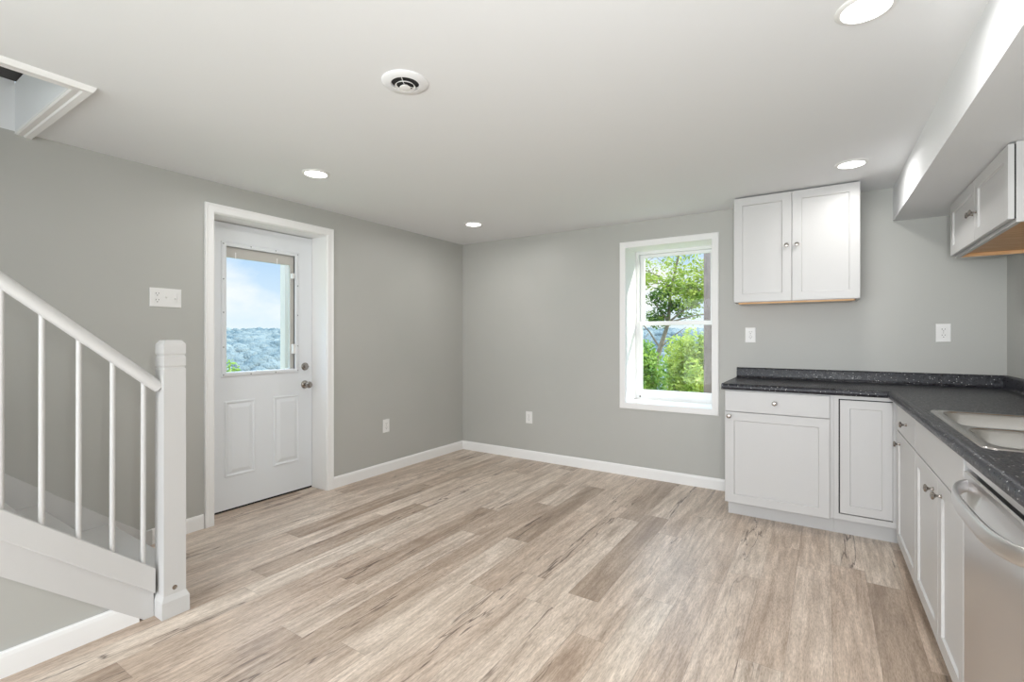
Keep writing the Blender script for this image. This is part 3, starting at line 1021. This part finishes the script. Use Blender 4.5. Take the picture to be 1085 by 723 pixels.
a = obj('cabinet_door', shaker(MV, Y0_ + 0.002, ym - 0.0015, Z0 + 0.014, Z1 - 0.006), M_cab, u2)
knob((UX - 0.024, ym - 0.032, 1.85), (-1, 0, 0), a)
obj('door_gap_shade', bx(UX - 0.0048, UX - 0.0002, Y0_ + 0.003, Y0_ + 0.010, Z0 + 0.016, Z1 - 0.008), M_black, u2)  # black strip stands in for the shade between door and box

# ------------------------------------------------------------------ outlets and switches
def plate(M, hw, hh):
    return loops(B(), [[M(a, c, w), M(b, c, w), M(b, d, w), M(a, d, w)] for a, b, c, d, w in (
        (-hw, hw, -hh, hh, 0.0004), (-hw, hw, -hh, hh, 0.0035), (-hw + 0.003, hw - 0.003, -hh + 0.003, hh - 0.003, 0.006))])
def quad(bm, M, u0, u1, v0, v1, w0, w1):
    return loops(bm, [[M(u0, v0, w), M(u1, v0, w), M(u1, v1, w), M(u0, v1, w)] for w in (w0, w1)])
def sockets(M, uc, parent):
    for vc in (-0.0195, 0.0195):
        bm = B()
        ls = []
        for w, s in ((0.006, 1.0), (0.0075, 0.97)):
            ls.append([M(uc + 0.0165 * s * math.cos(t), vc + max(-0.0125, min(0.0125, 0.0165 * s * math.sin(t))), w) for t in [2 * math.pi * k / 24 for k in range(24)]])
        face = obj('socket', loops(bm, ls), M_plate, parent)
        bm = B()
        quad(bm, M, uc - 0.0085, uc - 0.0055, vc + 0.001, vc + 0.009, 0.0074, 0.0079)
        quad(bm, M, uc + 0.0055, uc + 0.0085, vc + 0.002, vc + 0.009, 0.0074, 0.0079)
        lsx = [[M(uc + 0.0028 * math.cos(t), vc - 0.007 + 0.0028 * math.sin(t), w) for t in [2 * math.pi * k / 12 for k in range(12)]] for w in (0.0074, 0.0079)]
        loops(bm, lsx)
        obj('slot', bm, M_slot, face)
def outlet(c, wall, label):
    M = (lambda u, v, w: (c[0] + w, c[1] + u, c[2] + v)) if wall == 'left' else (lambda u, v, w: (c[0] + u, c[1] - w, c[2] + v))
    o = thing('wall_outlet', label, 'outlet', c, 'white double wall outlets')
    obj('cover_plate', plate(M, 0.0375, 0.0600), M_plate, o)
    sockets(M, 0.0, o)
    quad_bm = B()
    quad(quad_bm, M, -0.002, 0.002, -0.002, 0.002, 0.006, 0.0066)
    obj('screw', quad_bm, M_slot, o)
    return o
outlet((XL, 3.068, 0.425), 'left', 'white outlet low on the left wall, right of the entry door')
outlet((-2.512, YB, 0.425), 'back', 'white outlet low on the back wall, left of the window')
outlet((-0.493, YB, 1.252), 'back', 'white outlet above the counter, under the two-door wall cabinet')
outlet((0.644, YB, 1.263), 'back', 'white outlet above the counter, near the right corner of the back wall')
sc_ = (XL, 1.312, 1.475)
M3 = lambda u, v, w: (sc_[0] + w, sc_[1] + u, sc_[2] + v)
sw = thing('switch_plate', 'wide white wall plate with one outlet and two switches left of the entry door', 'light switch', sc_)
obj('cover_plate', plate(M3, 0.084, 0.057), M_plate, sw)
sockets(M3, -0.046, sw)
bm = B()
ls = [[M3(0.0 + du, dv + vo, w) for du, dv in ((-0.004, -0.010), (0.004, -0.010), (0.004, 0.010), (-0.004, 0.010))] for w, vo in ((0.006, 0.0),)]
quad(bm, M3, -0.0045, 0.0045, -0.010, 0.010, 0.006, 0.007)
loops(bm, [[M3(a, b, w) for a, b in ((-0.0035, v0), (0.0035, v0), (0.0035, v1), (-0.0035, v1))] for v0, v1, w in ((-0.004, 0.006, 0.006), (0.004, 0.010, 0.017))])
obj('switch_toggle', bm, M_plate, sw)
bm = B()
quad(bm, M3, 0.0455, 0.0545, -0.010, 0.010, 0.006, 0.007)
loops(bm, [[M3(0.05 + a, b, w) for a, b in ((-0.0035, v0), (0.0035, v0), (0.0035, v1), (-0.0035, v1))] for v0, v1, w in ((-0.006, 0.004, 0.006), (-0.010, -0.004, 0.017))])
obj('switch_toggle', bm, M_plate, sw)
obj('dimmer_slide', quad(B(), M3, 0.060, 0.070, -0.030, 0.030, 0.006, 0.010), M_plate, sw)

# ------------------------------------------------------------------ ceiling vent and downlights
VC = (-1.412, 1.386, H)
v = thing('ceiling_vent', 'round white ceiling vent with black openings', 'vent', VC)
bm = lathe(B(), VC, (0, 0, -1), [(0.092, 0.0), (0.092, 0.003), (0.086, 0.007), (0.066, 0.010), (0.058, 0.011), (0.055, 0.009), (0.055, 0.001)], 48, False)
obj('vent_rim', bm, M_ceil, v, smooth=40)
obj('vent_throat', lathe(B(), VC, (0, 0, -1), [(0.0548, 0.0005), (0.0548, 0.0015)], 40), M_black, v)
bm = lathe(B(), VC, (0, 0, -1), [(0.0345, 0.0115), (0.0405, 0.0175), (0.0395, 0.0188), (0.0335, 0.0130), (0.0345, 0.0115)], 40, False, )
obj('vent_cone', bm, M_plate, v, smooth=40)
obj('vent_cone', lathe(B(), VC, (0, 0, -1), [(0.010, 0.012), (0.022, 0.0220), (0.0215, 0.0245), (0.012, 0.0262), (0.0, 0.0265)], 32), M_plate, v, smooth=40)
for k in range(3):
    a = math.radians(60 + 120 * k)
    c_, s_ = math.cos(a), math.sin(a)
    bm = tube(B(), [(VC[0] + c_ * 0.008, VC[1] + s_ * 0.008, H - 0.016), (VC[0] + c_ * 0.037, VC[1] + s_ * 0.037, H - 0.0145), (VC[0] + c_ * 0.0555, VC[1] + s_ * 0.0555, H - 0.008)], 0.0015, 6)
    obj('vent_spoke', bm, M_plate, v)

def downlight(x, y, label, power):
    d = thing('recessed_light', label, 'ceiling light', (x, y, H), 'round recessed ceiling lights')
    obj('trim_ring', lathe(B(), (x, y, H), (0, 0, -1), [(0.082, 0.0002), (0.082, 0.003), (0.076, 0.007), (0.066, 0.008), (0.0645, 0.004), (0.0645, 0.0004)], 40, False), M_plate, d, smooth=40)
    obj('lens', lathe(B(), (x, y, H), (0, 0, -1), [(0.0640, 0.0006), (0.0640, 0.0045), (0.055, 0.0065), (0.0, 0.007)], 40), M_lens, d, smooth=40)
    a = area('downlight_lamp', (x, y, H - 0.0085), (0, 0, -1), 0.12, 0.12, power, (1.0, 0.99, 0.975), 'DISK')
    a.data.spread = math.radians(172)
    return d
downlight(-2.664, 1.853, 'recessed ceiling light nearest the entry door', DOWNLIGHT_W)
downlight(-2.664, 3.458, 'recessed ceiling light in front of the empty far corner', DOWNLIGHT_W)
downlight(0.127, 3.468, 'recessed ceiling light between the wall cabinet and the boxed beam', DOWNLIGHT_W)
downlight(0.104, 1.850, 'recessed ceiling light at the top right, beside the boxed beam', DOWNLIGHT_W)
downlight(-1.30, -0.6, 'recessed ceiling light behind the viewer, centre', DOWNLIGHT_W)

# ------------------------------------------------------------------ outdoors
M_grass = mat('hill_grass', (0.16, 0.22, 0.08), 0.9)
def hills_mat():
    m = mat('valley_woods_hazed', (0.2, 0.3, 0.3), 1.0, 0, 0.0)  # aerial haze is put into these pale blue-green base colours
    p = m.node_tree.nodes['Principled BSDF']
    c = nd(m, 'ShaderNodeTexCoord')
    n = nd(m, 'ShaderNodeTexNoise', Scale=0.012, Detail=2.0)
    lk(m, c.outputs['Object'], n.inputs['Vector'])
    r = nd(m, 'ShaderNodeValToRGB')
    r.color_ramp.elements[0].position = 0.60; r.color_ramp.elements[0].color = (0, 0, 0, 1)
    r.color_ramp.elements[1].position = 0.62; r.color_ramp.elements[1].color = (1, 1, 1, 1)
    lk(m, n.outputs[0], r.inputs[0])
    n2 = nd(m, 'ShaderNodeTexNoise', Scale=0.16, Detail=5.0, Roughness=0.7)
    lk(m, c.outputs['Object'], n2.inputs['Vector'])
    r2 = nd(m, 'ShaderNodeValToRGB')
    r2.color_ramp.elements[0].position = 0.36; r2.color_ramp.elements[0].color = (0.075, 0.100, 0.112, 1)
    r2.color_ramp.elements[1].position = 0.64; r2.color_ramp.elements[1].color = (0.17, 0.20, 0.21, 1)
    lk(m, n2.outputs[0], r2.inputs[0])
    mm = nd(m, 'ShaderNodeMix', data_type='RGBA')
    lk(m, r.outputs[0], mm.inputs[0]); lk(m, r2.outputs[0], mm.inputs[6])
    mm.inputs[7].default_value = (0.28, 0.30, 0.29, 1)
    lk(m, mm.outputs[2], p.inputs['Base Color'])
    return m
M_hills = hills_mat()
bm = B()
rings = [6, 9, 14, 22, 35, 55, 80, 110, 150, 200] + [230 + 14 * i for i in range(50)] + [980, 1100, 1300]
NA = 420
RD = [(55, -6.5), (140, -24), (195, -21), (245, -9), (300, -20), (375, -6.0), (455, -16), (540, -1.5), (640, -6), (790, 8.5), (1000, 3), (1400, 10)]
def terrain(x, y):
    r = math.hypot(x + 1.2, y - 1.5)
    nz = noise.noise(Vector((x * 0.004, y * 0.004, 3.1))) + 0.5 * noise.noise(Vector((x * 0.011, y * 0.011, 7.7)))
    n3 = noise.noise(Vector((x * 0.03, y * 0.03, 1.7))) + 0.7 * noise.noise(Vector((x * 0.07, y * 0.07, 5.7)))
    if r < 55: return -0.16 - max(0, r - 6) * 0.13
    q = r + 38 * nz * min(1, (r - 55) / 150)
    for (r0, z0), (r1, z1) in zip(RD, RD[1:]):
        if q <= r1: break
    t = min(1, max(0, (q - r0) / (r1 - r0)))
    t = t * t * (3 - 2 * t)
    return z0 + (z1 - z0) * t + n3 * 1.6 * min(1, r / 250)
vv = []
for r in rings:
    row = []
    for k in range(NA):
        a = 2 * math.pi * k / NA
        x, y = -1.2 + r * math.cos(a), 1.5 + r * math.sin(a)
        row.append(bm.verts.new((x, y, terrain(x, y))))
    vv.append(row)
c0 = bm.verts.new((-1.2, 1.5, -0.15))
for k in range(NA):
    bm.faces.new([c0, vv[0][k], vv[0][(k + 1) % NA]])
for i, (a, b) in enumerate(zip(vv, vv[1:])):
    for k in range(NA):
        f = bm.faces.new([a[k], b[k], b[(k + 1) % NA], a[(k + 1) % NA]])
        f.material_index = 0 if rings[i] < 55 else 1
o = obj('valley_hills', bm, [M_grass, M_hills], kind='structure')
for pgn in o.data.polygons: pgn.use_smooth = True

# woods on the far slopes
M_woods = mat('far_woods_hazed', (0.1, 0.14, 0.15), 1.0, 0, 0.0)
tint_noise(M_woods, (0.085, 0.118, 0.130), (0.185, 0.212, 0.205), 0.045, 6, 0.36, 0.64)  # bluish, low-contrast tints carry the haze of distance in the colour
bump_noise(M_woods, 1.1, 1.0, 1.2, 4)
ico = B()
bmesh.ops.create_icosphere(ico, subdivisions=2, radius=1.0)
iv = [v.co.copy() for v in ico.verts]
ifc = [[v.index for v in f.verts] for f in ico.faces]
ico.free()
verts, faces = [], []
for a0, a1 in ((138, 163), (93, 117)):
    r = 185.0
    while r < 800:
        step = 2.6 + r * 0.0048
        na = int(math.radians(a1 - a0) * r / step)
        for k in range(na):
            a = math.radians(a0 + (a1 - a0) * (k + random.random()) / na)
            rr_ = r + random.uniform(-step, step) * 0.5
            x, y = rr_ * math.cos(a), rr_ * math.sin(a)
            if noise.noise(Vector((x * 0.012, y * 0.012, 9.3))) > 0.22: continue
            R_ = random.uniform(0.75, 1.15) * step
            z = terrain(x, y) + R_ * 0.1
            n0 = len(verts)
            sd = random.uniform(0, 50)
            for c in iv:
                q = 1 + 0.28 * noise.noise(c * 1.7 + Vector((sd, 0, 0)))
                verts.append((x + c.x * R_ * q, y + c.y * R_ * q, z + c.z * R_ * q * 0.9))
            faces += [[i + n0 for i in f] for f in ifc]
        r += step * 0.9
me = bpy.data.meshes.new('distant_woods')
me.from_pydata(verts, [], faces)
me.shade_smooth()
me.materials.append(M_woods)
o = bpy.data.objects.new('distant_woods', me)
COL.objects.link(o)
tag(o, 'hazy blue-green woods covering the far hills across the valley', 'woods', kind='stuff')

# porch posts
M_postw = mat('white_porch_post', (0.66, 0.58, 0.52), 0.5)
pp = obj('porch_post', bx(-4.38, -4.30, 2.660, 2.700, -0.16, 2.9), M_postw, bevel=0.004)
tag(pp, 'white post outside, at the right edge of the entry door glass', 'post')
M_postb = mat('weathered_brown_timber', (0.22, 0.16, 0.14), 0.8)
tint_noise(M_postb, (0.17, 0.13, 0.12), (0.27, 0.21, 0.19), 14, 4, 0.3, 0.7, (3, 3, 0.5))
pp = obj('timber_post', bx(-1.047, -0.88, 5.2, 5.37, -0.3, 3.0), M_postb, bevel=0.008)
tag(pp, 'weathered brown timber post outside the window', 'post')

def leaf_mat(name, c0, c1):
    m = bpy.data.materials.new(name)
    m.use_nodes = True
    p = m.node_tree.nodes['Principled BSDF']
    p.inputs['Roughness'].default_value = 0.55
    g = nd(m, 'ShaderNodeTexCoord')
    w = nd(m, 'ShaderNodeTexNoise', Scale=5.0, Detail=3.0)
    lk(m, g.outputs['Object'], w.inputs['Vector'])
    r = nd(m, 'ShaderNodeValToRGB')
    r.color_ramp.elements[0].position = 0.35; r.color_ramp.elements[0].color = (*c0, 1)
    r.color_ramp.elements[1].position = 0.65; r.color_ramp.elements[1].color = (*c1, 1)
    lk(m, w.outputs[0], r.inputs[0])
    lk(m, r.outputs[0], p.inputs['Base Color'])
    t = nd(m, 'ShaderNodeBsdfTranslucent')
    lk(m, r.outputs[0], t.inputs[0])
    mxs = nd(m, 'ShaderNodeMixShader')
    mxs.inputs[0].default_value = 0.5
    out = m.node_tree.nodes['Material Output']
    lk(m, p.outputs[0], mxs.inputs[1]); lk(m, t.outputs[0], mxs.inputs[2])
    lk(m, mxs.outputs[0], out.inputs[0])
    return m
M_leafy = leaf_mat('bright_leaf', (0.21, 0.31, 0.04), (0.56, 0.60, 0.14))
M_leafg = leaf_mat('green_leaf', (0.09, 0.20, 0.035), (0.36, 0.48, 0.09))
M_leafd = leaf_mat('dark_leaf', (0.03, 0.08, 0.02), (0.20, 0.30, 0.06))
M_bark = mat('bark', (0.20, 0.15, 0.11), 0.9)
tint_noise(M_bark, (0.13, 0.10, 0.08), (0.30, 0.23, 0.17), 20, 4, 0.3, 0.7, (3, 3, 0.6))

def leaves(bm, c, rad, n, size):
    for _ in range(n):
        while True:
            d = Vector((random.uniform(-1, 1), random.uniform(-1, 1), random.uniform(-1, 1)))
            if d.length <= 1: break
        p = Vector(c) + Vector((d.x * rad[0], d.y * rad[1], d.z * rad[2]))
        a = Vector((random.gauss(0, 1), random.gauss(0, 1), random.gauss(0, 0.6))).normalized()
        b = a.cross(Vector((random.gauss(0, 1), random.gauss(0, 1), random.gauss(0, 1)))).normalized()
        s = size * random.uniform(0.6, 1.3)
        nn = a.cross(b) * s * 0.12
        v = [bm.verts.new(p - a * s * 0.5), bm.verts.new(p + b * s * 0.27 + nn), bm.verts.new(p + a * s * 0.55), bm.verts.new(p - b * s * 0.27 + nn)]
        bm.faces.new([v[0], v[1], v[2]])
        bm.faces.new([v[0], v[2], v[3]])

def bush(loc, w, h, label, m, n=16, per=180, size=0.06, group=None, name='shrub', cat='shrub'):
    x, y, z = loc
    t = thing(name, label, cat, loc, group)
    fb, sb = B(), B()
    for k in range(n):
        a = random.uniform(0, 6.28)
        q = random.uniform(0.1, 1) ** 0.6
        hh = h * random.uniform(0.25, 1.0) * (1 - 0.35 * q)
        c = (x + math.cos(a) * q * w, y + math.sin(a) * q * w * 0.7, z + hh)
        tube(sb, [(x + math.cos(a) * 0.05, y + math.sin(a) * 0.05, z - 0.05), (x + math.cos(a) * q * w * 0.4, y + math.sin(a) * q * w * 0.3, z + hh * 0.55), c], [0.018, 0.012, 0.004], 5)
        leaves(fb, c, (w * 0.34, w * 0.34, h * 0.22), per, size)
    f = obj('foliage', fb, m, t, recalc=False)
    f['kind'] = 'stuff'
    obj('stem', sb, M_bark, t, smooth=60)
    return t
gz = lambda x, y: -0.16 - max(0, math.hypot(x + 1.2, y - 1.5) - 6) * 0.13
bushes = [(-3.65, 7.5, 1.15, M_leafg, 'green leafy shrub nearest the window, far left of the row'),
          (-2.45, 7.5, 1.10, M_leafg, 'green leafy shrub at the bottom left of the window view'),
          (-1.25, 7.5, 1.15, M_leafy, 'bright shrub behind the brown timber post'),
          (-3.05, 8.75, 1.45, M_leafg, 'mid green shrub in the second row, left of the yellow-green one'),
          (-1.85, 8.75, 1.50, M_leafy, 'bright yellow-green shrub in the lower middle of the window view'),
          (-3.60, 10.0, 1.75, M_leafg, 'taller green shrub in front of the tree trunk'),
          (-2.40, 10.0, 1.70, M_leafy, 'pale yellow-green shrub right of the tree trunk'),
          (-1.20, 10.0, 1.60, M_leafg, 'green shrub far back on the right, behind the brown timber post')]
for x, y, h, m, l in bushes:
    bush((x, y, gz(x, y)), 0.43, h + 0.25, l, m, 26, 180, 0.075, 'shrubs outside the window')
# the tree
TX, TY = -3.85, 12.6
tz = gz(TX, TY)
tr = thing('tree', 'leafy tree with forked branches outside the window', 'tree', (TX, TY, tz))
tb, fb, fd = B(), B(), B()
T = lambda dx, dy, z: (TX + dx * 1.2, TY + dy, 1.235 + (z - 1.235) * 1.2)
main = [(TX, TY, tz - 0.1), T(0.03, 0, 0.4), T(0.20, 0, 1.0), T(0.38, 0, 1.55), T(0.42, 0, 2.2), T(0.6, 0, 3.0), T(0.5, 0, 4.2)]
tube(tb, main, [0.10, 0.085, 0.06, 0.045, 0.034, 0.024, 0.01], 9)
def branch(a, b, r, sub=4, leafn=60, lr=0.28, bmx=None, size=0.09):
    a, b = Vector(a), Vector(b)
    mid = (a + b) / 2 + Vector((random.uniform(-.08, .08), random.uniform(-.08, .08), random.uniform(0, .12)))
    tube(tb, [a, mid, b], [r, r * 0.7, r * 0.3], 6)
    for k in range(sub):
        t = random.uniform(0.35, 1)
        p = a.lerp(b, t)
        q = p + Vector((random.uniform(-.5, .5), random.uniform(-.4, .4), random.uniform(-.3, .4)))
        tube(tb, [p, q], [r * 0.35, r * 0.12], 5)
        leaves(fb if bmx is None else bmx, q, (lr, lr, lr * 0.6), leafn, size)
tt = main[3]
branch(tt, T(1.05, 0, 1.95), 0.03, 6, 40, 0.30)
branch(tt, T(1.5, 0, 1.75), 0.025, 7, 60, 0.28)
branch(main[2], T(-0.35, 0, 1.7), 0.03, 6, 40)
branch(main[2], T(0.75, 0, 1.45), 0.022, 3, 30, 0.2, fd)
branch(tt, T(0.05, 0, 2.0), 0.03, 8, 90, 0.30, fd)
branch(tt, T(0.45, 0, 1.95), 0.03, 6, 80, 0.28, fd)
branch(main[4], T(0.9, 0, 2.25), 0.03, 9, 85, 0.32)
branch(main[4], T(1.4, 0, 2.15), 0.03, 9, 80, 0.32)
branch(main[4], T(0.3, 0, 2.45), 0.03, 9, 80, 0.34)
branch(main[5], T(1.6, -0.4, 3.0), 0.024, 9, 45, 0.26)
branch(main[5], T(-0.4, 0.3, 3.1), 0.024, 9, 45, 0.28)
branch(main[5], T(1.5, -0.6, 3.5), 0.024, 9, 40, 0.26)
branch(main[5], T(0.3, -0.5, 3.5), 0.024, 9, 45, 0.28)
branch(main[6], T(-0.9, 0, 4.2), 0.03, 8, 55, 0.3)
branch(main[6], T(1.4, 0, 4.4), 0.03, 8, 55, 0.3)
branch(main[4], T(1.75, 0.2, 2.6), 0.024, 10, 60, 0.28)
branch(main[4], T(-0.2, 0.2, 2.75), 0.024, 8, 50, 0.28)
obj('trunk', tb, M_bark, tr, smooth=60)
f = obj('foliage', fb, M_leafy, tr, recalc=False); f['kind'] = 'stuff'
f = obj('foliage', fd, M_leafd, tr, recalc=False, label='darker clump of leaves round the fork'); f['kind'] = 'stuff'
# shrub by the door
bush((-7.2, 3.36, gz(-7.2, 3.36)), 0.42, 1.46, 'green shrub at the lower left of the entry door glass', M_leafg, 16, 130, 0.07)
